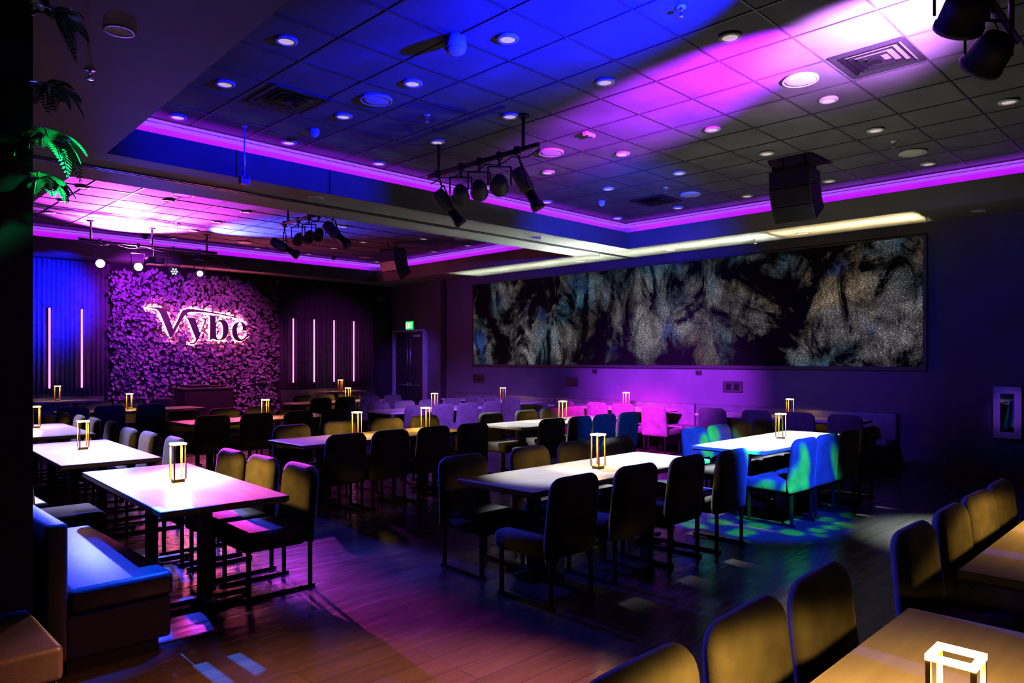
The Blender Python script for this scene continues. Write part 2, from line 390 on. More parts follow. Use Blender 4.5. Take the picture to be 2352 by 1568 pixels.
t = thing('exit_sign', 'glowing green EXIT sign above the black corner door', 'sign', (XW - .04, 16.47, 2.68))
b = bmesh.new(); rbox(b, -.03, .04, -.19, .19, -.13, .13, .008, 1); obj('housing', b, 'white_plastic', t)
b = bmesh.new(); box(b, -.036, -.030, -.175, .175, -.115, .115); obj('panel', b, 'exit_green', t)
def strokes(bm, ch, y, w, h, t_, x):
    def s(y0, z0, y1, z1):
        dy, dz = y1 - y0, z1 - z0; l = math.hypot(dy, dz); ny, nz = -dz / l * t_ / 2, dy / l * t_ / 2
        P = [(y0 + ny, z0 + nz), (y1 + ny, z1 + nz), (y1 - ny, z1 - nz), (y0 - ny, z0 - nz)]
        lo = [bm.verts.new((x, y - p[0], p[1])) for p in P]; hi = [bm.verts.new((x - .004, y - p[0], p[1])) for p in P]
        bm.faces.new(lo); bm.faces.new(hi[::-1])
        for i in range(4): bm.faces.new((lo[i], hi[i], hi[(i + 1) % 4], lo[(i + 1) % 4]))
    e = t_ / 2
    if ch == 'E':
        s(e, -h, e, h)
        for z in (-h + e, 0, h - e): s(t_, z, w, z)
    if ch == 'X': s(0, -h, w, h); s(0, h, w, -h)
    if ch == 'I': s(w / 2, -h, w / 2, h)
    if ch == 'T': s(w / 2, -h, w / 2, h - t_); s(0, h - e, w, h - e)
for ch, y in zip('EXIT', (.15, .07, -.005, -.07)):
    b = bmesh.new(); strokes(b, ch, y, .062, .075, .02, -.0365); obj('letter', b, 'exit_letter', t)
b = bmesh.new(); box(b, -.01, .02, -.06, .06, .13, .15); obj('bracket', b, 'black_matte', t)

t = thing('wall_camera', 'small pink-lit bracket and ring high on the back wall in the corner', 'camera', (12.05, YW, 3.46))
b = bmesh.new(); box(b, -.10, -.07, -.04, 0, -.05, .05); box(b, -.07, -.02, -.06, -.03, -.02, .02); obj('bracket', b, 'light_case', t)
b = bmesh.new()
for k in range(14):
    a0, a1 = 2 * math.pi * k / 14, 2 * math.pi * (k + 1) / 14
    tube(b, (.06 + .045 * math.cos(a0), -.05, .045 * math.sin(a0)), (.06 + .045 * math.cos(a1), -.05, .045 * math.sin(a1)), .007, 6)
tube(b, (.06, -.05, -.045), (.06, 0, -.045), .006, 6)
obj('ring', b, 'light_case', t)

# ------------------------------------------------------------------ back wall: curtains, light tubes, petal wall, sign
def curtain(x0, x1, label):
    t = thing('curtain', label, 'curtain', ((x0 + x1) / 2, YW - .06, 0))
    b = bmesh.new(); L = (x1 - x0) / 2; n = int((x1 - x0) / .018); rows = []
    ph = random.random() * 6
    for k in range(n + 1):
        x = -L + 2 * L * k / n
        y = .028 * math.sin(x * 2 * math.pi / .085 + ph + .8 * math.sin(x * 5)) + .012 * math.sin(x * 23)
        rows.append((b.verts.new((x, y, .14)), b.verts.new((x, y * .9, 3.80))))
    for r0, r1 in zip(rows[:-1], rows[1:]):
        f = b.faces.new((r0[0], r1[0], r1[1], r0[1])); f.smooth = True
    o = obj('cloth', b, 'curtain', t)
    sm = o.modifiers.new('thick', 'SOLIDIFY'); sm.thickness = .004
    b = bmesh.new(); tube(b, (-L, 0, 3.815), (L, 0, 3.815), .012, 8); obj('rail', b, 'black_steel', t)
curtain(1.0, 4.95, 'dark pleated curtain on the back wall left of the petal panel')
curtain(8.80, 11.75, 'dark pleated curtain on the back wall right of the petal panel')

tp = thing('light_tube', 'x', 'light', (0, 0, 0), group='vertical pink light tubes')
b = bmesh.new(); tube(b, (0, 0, -.83), (0, 0, .83), .017, 10); obj('tube', b, 'tube_led', tp)
b = bmesh.new(); tube(b, (0, 0, .83), (0, 0, .86), .02, 10); tube(b, (0, 0, -.86), (0, 0, -.83), .02, 10); bar(b, (0, .02, -.85), (0, .02, .85), .02); obj('mount', b, 'black_matte', tp)
mk = Maker(tp)
for i, x in enumerate((3.79, 4.38)):
    mk.put((x, YW - .14, 1.95), 0, ['vertical pink light tube nearest the left edge of the picture', 'vertical pink light tube beside the petal panel, on its left side'][i])
for i, x in enumerate((9.24, 9.84, 10.44, 11.06)):
    mk.put((x, YW - .14, 1.95), 0, 'vertical pink light tube right of the petal panel, %s of four from the left' % ['first', 'second', 'third', 'fourth'][i])

t = thing('petal_wall', 'large mauve feature panel covered in paper petals behind the glowing sign', 'panel', (6.86, YW, 0))
b = bmesh.new(); box(b, -1.90, 1.90, -.10, 0, .30, 3.62); obj('backing_panel', b, 'backing', t)
b = bmesh.new(); rnd = random.Random(3)
for k in range(4300):
    x, z = rnd.uniform(-1.92, 1.92), rnd.uniform(.32, 3.66)
    ln, w = rnd.uniform(.085, .15), rnd.uniform(.05, .085)
    mt = Matrix.Translation((x, -.105 - rnd.uniform(0, .05), z)) @ Matrix.Rotation(rnd.uniform(0, 2 * math.pi), 4, 'Y') @ Matrix.Rotation(rnd.uniform(R(8), R(50)), 4, 'X')
    pts = [(0, 0, 0), (-w * .45, -.006, ln * .35), (-w * .5, -.012, ln * .65), (-w * .2, -.03, ln * .95), (w * .2, -.03, ln * .95), (w * .5, -.012, ln * .65), (w * .45, -.006, ln * .35)]
    v = [b.verts.new(mt @ Vector(q)) for q in pts]; c = b.verts.new(mt @ Vector((0, .012, ln * .55)))
    for i in range(7):
        f = b.faces.new((v[i], v[(i + 1) % 7], c)); f.smooth = True
pe = obj('petals', b, 'petal', t); pe['kind'] = 'stuff'

# sign letters (traced outline, in metres on the panel plane)
def S(pts):
    return [(5.61 + (x - 265) * (7.95 - 5.61) / (1985 - 265) - 6.86, 2.885 - (y - 330) * .00136) for x, y in pts]
GL = {
 'V': ([(265, 340), (360, 326), (430, 322), (500, 326), (550, 346), (590, 383), (615, 430), (640, 500), (668, 590), (702, 672), (760, 560), (805, 450), (838, 380), (870, 345), (920, 327), (1000, 322), (1100, 328), (1200, 340), (1350, 358), (1500, 378), (1650, 402), (1780, 432), (1890, 478), (1760, 446), (1600, 418), (1450, 398), (1300, 382), (1150, 374), (1020, 376), (945, 392), (902, 424), (868, 470), (800, 590), (745, 690), (690, 800), (652, 828), (635, 790), (600, 690), (560, 590), (520, 490), (490, 420), (460, 378), (420, 354), (350, 347)], []),
 'y': ([(903, 468), (1060, 470), (1062, 490), (1090, 580), (1118, 660), (1145, 728), (1190, 620), (1222, 530), (1222, 502), (1180, 488), (1180, 474), (1262, 474), (1250, 515), (1215, 605), (1172, 710), (1130, 805), (1100, 872), (1060, 917), (1010, 936), (968, 922), (958, 904), (1010, 908), (1048, 893), (1080, 850), (1070, 815), (1050, 770), (1018, 690), (980, 590), (945, 510), (925, 484)], []),
 'b': ([(1275, 415), (1415, 418), (1415, 545), (1450, 508), (1500, 488), (1555, 490), (1605, 522), (1637, 580), (1645, 645), (1708, 650), (1708, 664), (1645, 664), (1630, 745), (1590, 812), (1540, 847), (1480, 857), (1420, 846), (1375, 828), (1330, 850), (1308, 850), (1318, 800), (1318, 450), (1308, 428)],
       [(1420, 570), (1445, 535), (1482, 522), (1520, 545), (1543, 600), (1550, 680), (1540, 760), (1520, 812), (1482, 836), (1445, 825), (1420, 780)]),
 'e': ([(1992, 755), (1960, 812), (1910, 852), (1850, 867), (1785, 852), (1737, 802), (1710, 730), (1708, 660), (1726, 590), (1770, 535), (1840, 509), (1905, 520), (1950, 560), (1975, 615), (1978, 672), (1795, 672), (1802, 740), (1832, 800), (1872, 828), (1920, 812), (1958, 768), (1980, 748)],
       [(1793, 654), (1798, 600), (1816, 548), (1850, 522), (1884, 542), (1900, 590), (1903, 654)]),
}
def curve_mesh(splines, extrude=0., bevel=0., fill=True, cyc=True):
    cu = bpy.data.curves.new('tmp', 'CURVE'); cu.dimensions = '2D' if fill else '3D'
    cu.fill_mode = 'BOTH' if fill else 'FULL'; cu.extrude = extrude; cu.bevel_depth = bevel; cu.bevel_resolution = 2
    for pts in splines:
        s = cu.splines.new('POLY'); s.points.add(len(pts) - 1); s.use_cyclic_u = cyc
        for q, p_ in zip(s.points, pts): q.co = (p_[0], p_[1], 0, 1)
    o = bpy.data.objects.new('tmp', cu); COL.objects.link(o)
    dg = bpy.context.evaluated_depsgraph_get(); dg.update()
    me = bpy.data.meshes.new_from_object(o.evaluated_get(dg)); bpy.data.objects.remove(o); return me
def smooth_poly(pts, sharp=55):
    out = []; n = len(pts)
    for i in range(n):
        a, c, e = Vector(pts[i - 1]), Vector(pts[i]), Vector(pts[(i + 1) % n])
        ang = math.degrees((c - a).angle(e - c)) if (c - a).length and (e - c).length else 0
        if ang > sharp: out.append(tuple(c))
        else: out += [tuple(c.lerp(a, .25)), tuple(c.lerp(e, .25))]
    return out
sg = thing('glowing_sign', 'dark plum letter sign with pink-white halo glow on the petal panel', 'sign', (6.86, YW - .24, 0))
for ch, (o_, h_) in GL.items():
    sp = [smooth_poly(S(o_))] + ([smooth_poly(S(h_))] if h_ else [])
    me = curve_mesh(sp, .02); me.name = 'letter'; me.materials.clear(); me.materials.append(M['letter'])
    lt = bpy.data.objects.new('letter', me); COL.objects.link(lt); lt.parent = sg; lt.rotation_euler = (R(90), 0, 0)
    me = curve_mesh(sp, 0, .011, False); me.name = 'halo_light'; me.materials.clear(); me.materials.append(M['halo_led'])
    hl = bpy.data.objects.new('halo_light', me); COL.objects.link(hl); hl.parent = lt; hl.location = (0, 0, -.05)
b = bmesh.new()
for x, z in ((-.75, 2.5), (-.1, 2.4), (.22, 2.45), (.85, 2.4)): tube(b, (x, .02, z), (x, .18, z), .012, 6)
obj('standoff', b, 'black_steel', sg)

# dj booth in front of the petal panel
t = thing('stage_console', 'black draped console standing in front of the petal panel', 'console', (6.58, 16.35, 0))
b = bmesh.new(); rbox(b, -.55, .55, -.30, .30, 0, 1.04, .02, 2); obj('cabinet', b, 'dark_wood', t)
b = bmesh.new(); rbox(b, -.58, .58, -.33, .33, 1.04, 1.09, .01, 1); obj('top', b, 'black_matte', t)
b = bmesh.new(); rbox(b, -.40, .05, -.18, .15, 1.09, 1.15, .01, 1); rbox(b, .12, .42, -.15, .15, 1.09, 1.13, .01, 1); obj('mixer', b, 'black_steel', t)

# ------------------------------------------------------------------ chairs
def pillow_back():
    b = bmesh.new(); nu, nv = 18, 22; z0, z1 = .335, .90; rc = .095
    def pt(u, v, s):
        z = z0 + (z1 - z0) * (v + 1) / 2
        w = .272 - .022 * ((z - z0) / (z1 - z0)) ** 1.3
        if z > z1 - rc: w = w - rc + math.sqrt(max(0, rc * rc - (z - (z1 - rc)) ** 2))
        elif z < z0 + .03: w = w - .03 + math.sqrt(max(0, .03 ** 2 - (z0 + .03 - z) ** 2))
        x = u * w
        th = .052 * (1 - abs(u) ** 7) ** .5 * (1 - abs(v) ** 9) ** .5
        y = -.235 - .10 * max(0, z - .45) + .10 * x * x + s * th
        return (x, y, z)
    V = {}
    for s in (1, -1):
        for j in range(nv + 1):
            for i in range(nu + 1):
                edge = i in (0, nu) or j in (0, nv)
                k = (i, j, 0 if edge else s)
                if k not in V:
                    u = math.sin(math.pi / 2 * (2 * i / nu - 1)); v = math.sin(math.pi / 2 * (2 * j / nv - 1))
                    V[k] = b.verts.new(pt(u, v, 0 if edge else s))
    g = lambda i, j, s: V.get((i, j, 0)) or V[(i, j, s)]
    for s in (1, -1):
        for j in range(nv):
            for i in range(nu):
                f = b.faces.new((g(i, j, s), g(i + 1, j, s), g(i + 1, j + 1, s), g(i, j + 1, s))); f.smooth = True
    return b
cp = thing('dining_chair', 'x', 'chair')
b = bmesh.new(); rbox(b, -.262, .262, -.20, .29, .335, .475, .045, 4)
for v in b.verts:
    if v.co.z > .44: v.co.z += .018 * (1 - (v.co.x / .262) ** 2) * (1 - ((v.co.y - .045) / .25) ** 2)
obj('seat', b, 'velvet', cp, smooth=True)
obj('backrest', pillow_back(), 'velvet', cp)
for sx in (-1, 1):
    for y in (-.235, .235):
        b = bmesh.new(); box(b, sx * .22 - .0125, sx * .22 + .0125, y - .0125, y + .0125, .025, .34); obj('leg', b, 'black_steel', cp)
    b = bmesh.new(); box(b, sx * .22 - .0125, sx * .22 + .0125, -.27, .27, 0, .025); obj('runner', b, 'black_steel', cp)
CH = Maker(cp); ORD = ['first', 'second', 'third', 'fourth']
def chairs(pts, rz, desc, grp, words):
    for (x, y), w in zip(pts, words):
        j = random.uniform(-2.5, 2.5)
        CH.put((x, y, 0), R(rz + j), desc % w, grp)

# ------------------------------------------------------------------ tables
def make_table(L, W, fw=.30):
    t = thing('dining_table', 'x', 'table')
    b = bmesh.new(); rbox(b, -L / 2, L / 2, -W / 2, W / 2, .722, .76, .004, 1); obj('tabletop', b, 'table', t)
    b = bmesh.new(); rbox(b, -L / 2 + .01, L / 2 - .01, -W / 2 + .01, W / 2 - .01, .712, .7225, .003, 1); obj('under_board', b, 'dark_wood', t)
    for s in (-1, 1):
        x = s * (L / 2 - .45)
        b = bmesh.new(); box(b, x - .04, x + .04, -.04, .04, .05, .70); box(b, x - .2, x + .2, -.28, .28, .70, .712); obj('column', b, 'black_steel', t)
        b = bmesh.new(); rbox(b, x - .035, x + .035, -fw, fw, .012, .05, .006, 1); rbox(b, x - .2, x + .2, -.035, .035, .012, .05, .006, 1)
        for q in ((0, .02 - fw), (0, fw - .02), (-.18, 0), (.18, 0)): tube(b, (x + q[0], q[1], 0), (x + q[0], q[1], .014), .02, 8)
        obj('foot', b, 'black_steel', t)
    return t
TL = Maker(make_table(2.45, .83)); TS = Maker(make_table(2.15, .84)); TW = Maker(make_table(2.75, .68, .2)); TB = Maker(make_table(1.2, .6, .13))
# lamps
lp = thing('table_lamp', 'x', 'lamp')
b = bmesh.new(); rbox(b, -.039, .039, -.039, .039, 0, .018, .003, 1); rbox(b, -.047, .047, -.047, .047, .018, .026, .002, 1); obj('base', b, 'brass', lp)
for sx in (-1, 1):
    for sy in (-1, 1):
        b = bmesh.new(); box(b, sx * .0425 - .005, sx * .0425 + .005, sy * .0425 - .005, sy * .0425 + .005, .026, .287); obj('post', b, 'brass', lp)
b = bmesh.new()
for s in (-1, 1):
    box(b, -.0485, .0485, s * .0425 - .006, s * .0425 + .006, .287, .300); box(b, s * .0425 - .006, s * .0425 + .006, -.0365, .0365, .287, .300)
obj('light_ring', b, 'lamp_led', lp)
LP = Maker(lp)
def lamp(x, y, z, label, p=7.0, col=(1, .50, .07)):
    LP.put((x, y, z), 0, label, 'brass cage table lamps')
    for kind, w in (('SPOT', p), ('POINT', p * .012)):
        l = bpy.data.lights.new('lamp_light', kind); l.energy = w; l.color = col; l.shadow_soft_size = .03
        if kind == 'SPOT': l.spot_size = R(161); l.spot_blend = .15
        o = bpy.data.objects.new('lamp_light', l); COL.objects.link(o); o.location = (x, y, z + .262)

def row_table(mk, x, y, desc, rz=0, grp='long dining tables'):
    return mk.put((x, y, 0), R(rz), desc, grp)
# row of the foreground (near camera)
row_table(TL, 1.79, .465, 'taupe-topped dining table in the right foreground corner with lamp')
row_table(TL, 4.93, .465, 'amber-lit dining table at the right edge behind the foreground table')
row_table(TL, 4.96, 3.94, 'long grey-white dining table at front centre with single lamp')
row_table(TL, 8.28, 3.83, 'long white-lit dining table at right among blue-lit chairs')
row_table(TL, 5.22, 7.65, 'amber-lit dining table carrying two lamps, middle of the room')
row_table(TL, 8.42, 7.43, 'pale dining table in the middle of the room behind the front centre table')
row_table(TL, 5.37, 11.2, 'magenta-tinged dining table in the third row, left of the room centre')
row_table(TL, 8.85, 11.1, 'dining table in the third row among purple-lit chairs')
row_table(TL, 4.62, 14.85, 'dining table in the back row before the left end of the petal panel')
row_table(TL, 8.95, 14.45, 'dining table in the back row in front of the right curtain')
row_table(TS, 2.10, 5.75, 'pink-white lit dining table at front left beside the blue bench', 87)
row_table(TS, 2.19, 8.45, 'lilac-white lit dining table behind the pink-white table on the left', 87)
row_table(TS, 2.42, 11.4, 'farthest lilac-lit dining table of the left-hand row', 87)
row_table(TW, 11.70, 5.40, 'narrow dining table at the right wall banquette nearest the camera', 90)
row_table(TW, 11.74, 8.95, 'narrow magenta-lit dining table at the right wall banquette below the purple glow', 90)
row_table(TW, 11.74, 12.5, 'narrow dining table at the far end of the right wall banquette', 90)
def counter(x, label):
    mk_t = TB.put((x, 16.62, .13), 0, label, 'small tables on the back platform')
counter(3.95, 'small amber-lit table at the back wall below the two left light tubes')
counter(10.25, 'small amber-lit table at the back wall below the four right light tubes')
for x0, x1, lab in ((1.0, 4.9, 'low black platform at the back wall under the left small table'), (8.75, 11.9, 'low black platform at the back wall under the right small table')):
    b = bmesh.new(); rbox(b, x0, x1, 16.1, YW - .03, 0, .13, .006, 1); tag(obj('platform', b, 'bench_face'), lab, 'platform')

TZ = .76
lamp(1.80, .43, TZ, 'brass cage table lamp in the bottom right corner of the picture', 70)
lamp(4.95, .44, TZ, 'brass cage table lamp on the amber-lit table at the right edge', 34)
lamp(4.98, 3.92, TZ, 'brass cage table lamp on the front centre table', 11)
lamp(8.43, 3.86, TZ, 'brass cage table lamp on the white-lit table at right', 6)
lamp(4.98, 7.70, TZ, 'brass cage table lamp on the amber-lit table, left of its two', 20)
lamp(6.10, 7.76, TZ, 'brass cage table lamp on the amber-lit table, right of its two', 20)
lamp(8.60, 7.47, TZ, 'brass cage table lamp before a magenta chair on the pale middle table', 7)
lamp(5.50, 11.2, TZ, 'brass cage table lamp in front of the right edge of the petal panel', 11)
lamp(8.87, 11.0, TZ, 'brass cage table lamp among purple chairs in the third row', 8)
lamp(4.62, 15.0, TZ, 'brass cage table lamp in front of the left edge of the petal panel', 11)
lamp(9.20, 14.6, TZ, 'brass cage table lamp in the back row, nearer of two below the right tubes', 11)
lamp(2.13, 5.79, TZ, 'brass cage table lamp on the pink-white table at front left', 56)
lamp(2.20, 8.62, TZ, 'brass cage table lamp on the lilac-white table at left', 16)
lamp(2.43, 11.8, TZ, 'brass cage table lamp half hidden by the black wall at the left edge', 14)
lamp(11.74, 5.22, TZ, 'brass cage table lamp at the right wall nearest the camera', 7)
lamp(11.80, 8.58, TZ, 'brass cage table lamp at the right wall in the purple glow', 4)
lamp(11.80, 12.1, TZ, 'brass cage table lamp at the far end of the right wall', 4)
lamp(3.78, 16.58, TZ + .13, 'brass cage table lamp at the back wall below the left light tubes', 4)
lamp(10.22, 16.58, TZ + .13, 'brass cage table lamp at the back wall, farther of two below the right tubes', 4)

# ------------------------------------------------------------------ chair placement
B = .29
NEAR = 'dining chair, near side of %s, %%s from left'
FAR = 'dining chair, far side of %s, %%s from left'
def near(xs, yb, desc, grp, words=ORD): chairs([(x, yb + B + (.0)) for x in xs], 0, desc, grp, words)
def far(xs, yb, desc, grp, words=ORD): chairs([(x, yb - B) for x in xs], 180, desc, grp, words)
near([3.88, 4.63, 5.35], 3.24, 'black-shadowed ' + NEAR % 'the front centre table', 'chairs at the front centre table')
near([6.02], 3.18, 'blue-green lit ' + NEAR % 'the front centre table', 'chairs at the front centre table', ['fourth'])
far([4.02, 4.85, 5.50], 4.64, 'brown-lit ' + FAR % 'the front centre table', 'chairs at the front centre table')
far([6.12], 4.58, 'blue-spotted ' + FAR % 'the front centre table', 'chairs at the front centre table', ['fourth'])
near([7.43, 8.02, 8.64, 9.24], 3.12, NEAR % 'the white-lit table at right', 'chairs at the white-lit table')
far([7.62, 8.20, 8.80, 9.40], 4.58, 'blue-lit ' + FAR % 'the white-lit table at right', 'chairs at the white-lit table')
near([4.31, 4.90, 5.52, 6.18], 6.85, 'black-shadowed ' + NEAR % 'the amber-lit two-lamp table', 'chairs at the two-lamp table')
far([4.43, 5.12, 5.85, 6.50], 8.32, 'amber-lit ' + FAR % 'the amber-lit two-lamp table', 'chairs at the two-lamp table')
near([7.45, 8.04, 8.63, 9.22], 6.64, 'teal-lit ' + NEAR % 'the pale middle table', 'chairs at the pale middle table')
far([7.62, 8.40, 8.99, 9.58], 8.10, 'dim ' + FAR % 'the pale middle table', 'chairs at the pale middle table')
near([4.37, 5.04, 5.72, 6.38], 10.5, NEAR % 'the third-row left table', 'chairs at the third-row left table')
far([4.50, 5.16, 5.80, 6.42], 12.02, FAR % 'the third-row left table', 'chairs at the third-row left table')
near([7.90, 8.52, 9.14, 9.76], 10.30, 'purple-lit ' + NEAR % 'the third-row right table', 'chairs at the third-row right table')
far([8.04, 8.67, 9.27, 9.88], 11.70, 'blue-purple lit ' + FAR % 'the third-row right table', 'chairs at the third-row right table')
near([3.47, 4.07, 4.76], 14.22, 'black ' + NEAR % 'the back-row left table', 'chairs at the back-row left table')
far([3.62, 4.30, 4.90, 5.50], 15.90, FAR % 'the back-row left table', 'chairs at the back-row left table')
near([8.04, 8.64, 9.28, 9.90], 13.80, NEAR % 'the back-row right table', 'chairs at the back-row right table')
far([8.35, 8.95, 9.55, 10.1], 15.20, FAR % 'the back-row right table', 'chairs at the back-row right table')
far([1.60, 2.20, 2.79], 1.14, 'orange-lit dining chair behind the foreground table, %s from the left', 'chairs at the foreground table')
far([3.85, 4.50, 5.09, 5.67], 1.12, 'dining chair behind the amber table at the right edge, %s of four counted from nearest', 'chairs at the right edge table')
LEFTC = 'dining chair, right side of the %s, %%s from the camera'
def leftc(ys, xb, what, grp, pre=''): chairs([(xb - B + .0, y) for y in ys], 90 - 3, pre + LEFTC % what, grp, ORD)
leftc([5.14, 5.76, 6.38], 2.83, 'pink-white table', 'chairs at the pink-white table', 'yellow-lit ')
leftc([7.85, 8.62, 9.28], 2.87, 'lilac-white left table', 'chairs at the lilac-white table')
leftc([10.47, 11.25, 11.95, 12.75], 3.02, 'farthest left table', 'chairs at the farthest left table')
chairs([(1.55, 6.75)], -90, 'brown dining chair at the left edge %s', None, ['between bench and lilac-white table'])
WALLC = 'dining chair facing the right wall at its %s table, %%s from the left'
def wallc(ys, xb, what, grp, pre=''): chairs([(xb + B, y) for y in ys], -90, pre + WALLC % what, grp, ORD)
wallc([6.22, 5.42, 4.74, 4.05], 10.95, 'nearest', 'chairs at the nearest wall table', 'black ')
wallc([9.47, 8.63, 8.03, 7.36], 10.92, 'middle', 'chairs at the middle wall table', 'magenta-lit ')
wallc([12.25, 11.65, 11.05], 10.98, 'farthest', 'chairs at the farthest wall table', 'blue-purple ')

# ------------------------------------------------------------------ banquettes and benches
def banquette(L, label, loc, rz, back_h=.86, seat_h=.46, back='bench', depth=.55):
    t = thing('banquette', label, 'bench', loc, rz)
    b = bmesh.new(); rbox(b, -L / 2 + .01, L / 2 - .01, -.01, depth - .02, .08, .32, .01, 1); box(b, -L / 2 + .04, L / 2 - .04, .0, depth - .08, 0, .085); obj('base', b, 'bench_face', t)
    b = bmesh.new(); rbox(b, -L / 2 + .005, L / 2 - .005, 0, depth, .32, seat_h, .035, 3); obj('seat', b, 'bench', t, smooth=True)
    b = bmesh.new(); rbox(b, -L / 2 + .005, L / 2 - .005, -.11, .0, .08, back_h, .02, 3); obj('backrest', b, 'bench', t, smooth=True)
    return t
banquette(1.72, 'blue-lit upholstered bench end at front left by the black wall', (1.06, 5.28, 0), R(-90), .825)
banquette(2.7, 'dark upholstered bench on the left side of the lilac-white table', (1.06, 8.7, 0), R(-90), .825)
for y, lab in ((5.55, 'dark wall banquette under the right end of the lit picture'), (9.15, 'purple-lit wall banquette below the glow on the right wall'), (12.75, 'dark wall banquette toward the corner door on the right wall')):
    banquette(3.58, lab, (XW - .13, y, 0), R(90), .86, depth=.42)
for x, L, lab in ((2.95, 3.7, 'dark banquette along the back wall left of the petal panel'), (10.3, 2.9, 'dark banquette along the back wall right of the petal panel')):
    banquette(L, lab, (x, YW - .22, .13), R(180), .80, depth=.40)
t = thing('bench_seat', 'dim grey-green cushion seat at the bottom left edge in front of the black wall', 'bench', (.35, 3.95, 0))
b = bmesh.new(); rbox(b, -.9, .50, -.34, .34, .30, .46, .03, 3); obj('cushion', b, 'bench', t, smooth=True)
b = bmesh.new(); rbox(b, -.9, .48, -.32, .32, 0, .30, .01, 1); obj('base', b, 'bench_face', t)

# ------------------------------------------------------------------ ceiling fittings
dl = thing('ceiling_downlight', 'x', 'light')
b = bmesh.new(); lathe(b, [(.062, -.004), (.068, -.014), (.088, -.012), (.096, -.004), (.096, .012), (.062, .012)], 24); obj('trim_ring', b, 'white_plastic', dl)
b = bmesh.new(); lathe(b, [(.064, -.007), (.064, .008)], 24); obj('lens', b, 'dim_lens', dl)
DL = Maker(dl)
sp = thing('ceiling_speaker', 'x', 'speaker')
b = bmesh.new(); lathe(b, [(.145, -.008), (.150, -.018), (.165, -.014), (.168, .012), (.145, .012)], 32); obj('rim', b, 'white_plastic', sp)
b = bmesh.new(); lathe(b, [(.004, -.014), (.10, -.013), (.147, -.010), (.147, .008)], 32); obj('grille', b, 'grille_white', sp)
SP = Maker(sp)
cnt = ['first', 'second', 'third', 'fourth', 'fifth', 'sixth', 'seventh']
NT = [(8.24, 'row along the beam', [3.03, 4.35, 5.68, 7.66, 9.08, 11.06]), (6.93, 'second row from the beam', [2.99, 4.31, 5.63, 7.66, 9.06, 11.06]),
      (5.63, 'third row from the beam', [2.95, 4.27, 5.60, 7.66, 9.02, 11.06]), (4.29, 'fourth row from the beam', [4.24, 5.56, 7.58, 8.96, 11.0]),
      (2.96, 'fifth row from the beam', [5.52, 7.57, 8.95, 11.0]), (1.66, 'row nearest the camera', [7.55, 8.94])]
for y, nm, xs in NT:
    for i, x in enumerate(xs): DL.put((x, y, ZC), 0, 'round white ceiling downlight in the near tray, %s, %s from left' % (nm, cnt[i]), 'round downlights of the near tray')
FT = [(12.66, 'row nearest the beam', [3.22, 4.5, 5.84, 7.85, 9.9, 11.2]), (13.97, 'second row from the beam', [3.28, 5.88, 7.9, 9.2, 11.25]),
      (15.24, 'third row from the beam', [3.34, 5.92, 7.92, 9.2, 11.27]), (16.5, 'row along the back wall', [5.98, 7.9, 9.25, 11.3])]
for y, nm, xs in FT:
    for i, x in enumerate(xs): DL.put((x, y, ZC), 0, 'round white ceiling downlight in the far tray, %s, %s from left' % (nm, cnt[i]), 'round downlights of the far tray')
for (x, y), lab in zip([(4.27, 6.25), (6.84, 2.94), (6.95, 6.24), (10.26, 2.94), (10.3, 6.22)],
        ['in the blue-lit part of the near ceiling tray', 'in the bright purple beam on the ceiling', 'right of the black light bar in the near tray', 'near the right edge of the near ceiling tray', 'beside the dark vent left of the hanging speaker']):
    SP.put((x, y, ZC), 0, 'large round ceiling speaker ' + lab, 'large round ceiling speakers')
for (x, y), lab in zip([(4.5, 12.02), (7.3, 15.9), (10.5, 12.05), (10.6, 16.0)],
        ['in the magenta-lit far tray next to the beam', 'in the blue-lit end of the far tray', 'in the far tray right of the second light bar', 'left of the far hanging speaker in the far tray']):
    SP.put((x, y, ZC), 0, 'large round ceiling speaker ' + lab, 'large round ceiling speakers')
sd = thing('soffit_downlight', 'x', 'light')
b = bmesh.new(); lathe(b, [(.075, -.002), (.080, -.008), (.096, -.005), (.098, .02), (.075, .02)], 20); obj('trim_ring', b, 'white_plastic', sd)
b = bmesh.new(); lathe(b, [(.03, .004), (.075, .0), (.075, .02)], 20); obj('reflector', b, 'black_steel', sd)
SD = Maker(sd)
for (x, y), lab in zip([(12.05, 5.15), (12.05, 7.72), (12.05, 9.96), (12.05, 14.99), (12.0, 2.58), (1.51, 5.1), (4.88, 8.52), (9.17, 8.56), (8.24, 16.95)],
        ['above the picture, second from the right', 'above the middle of the picture', 'above the picture near the beam end', 'past the far left end of the picture', 'at the dark right end above the picture', 'with open black centre in the dark band at top left', 'under the left part of the beam', 'under the right part of the beam', 'at the back above the petal panel']):
    SD.put((x, y, ZS), 0, 'small recessed downlight ' + lab, 'recessed downlights of the lowered bands')
sk = thing('sprinkler_head', 'x', 'sprinkler')
b = bmesh.new(); lathe(b, [(.012, 0), (.038, -.003), (.04, .02), (.012, .02)], 14); obj('escutcheon', b, 'white_plastic', sk)
b = bmesh.new(); tube(b, (0, 0, .004), (0, 0, -.03), .010, 8); tube(b, (-.012, 0, -.03), (0, 0, -.065), .004, 6); tube(b, (.012, 0, -.03), (0, 0, -.065), .004, 6); lathe(b, [(.006, -.064), (.028, -.066), (.028, -.069), (.006, -.071)], 12); obj('deflector', b, 'chrome', sk)
SK = Maker(sk)
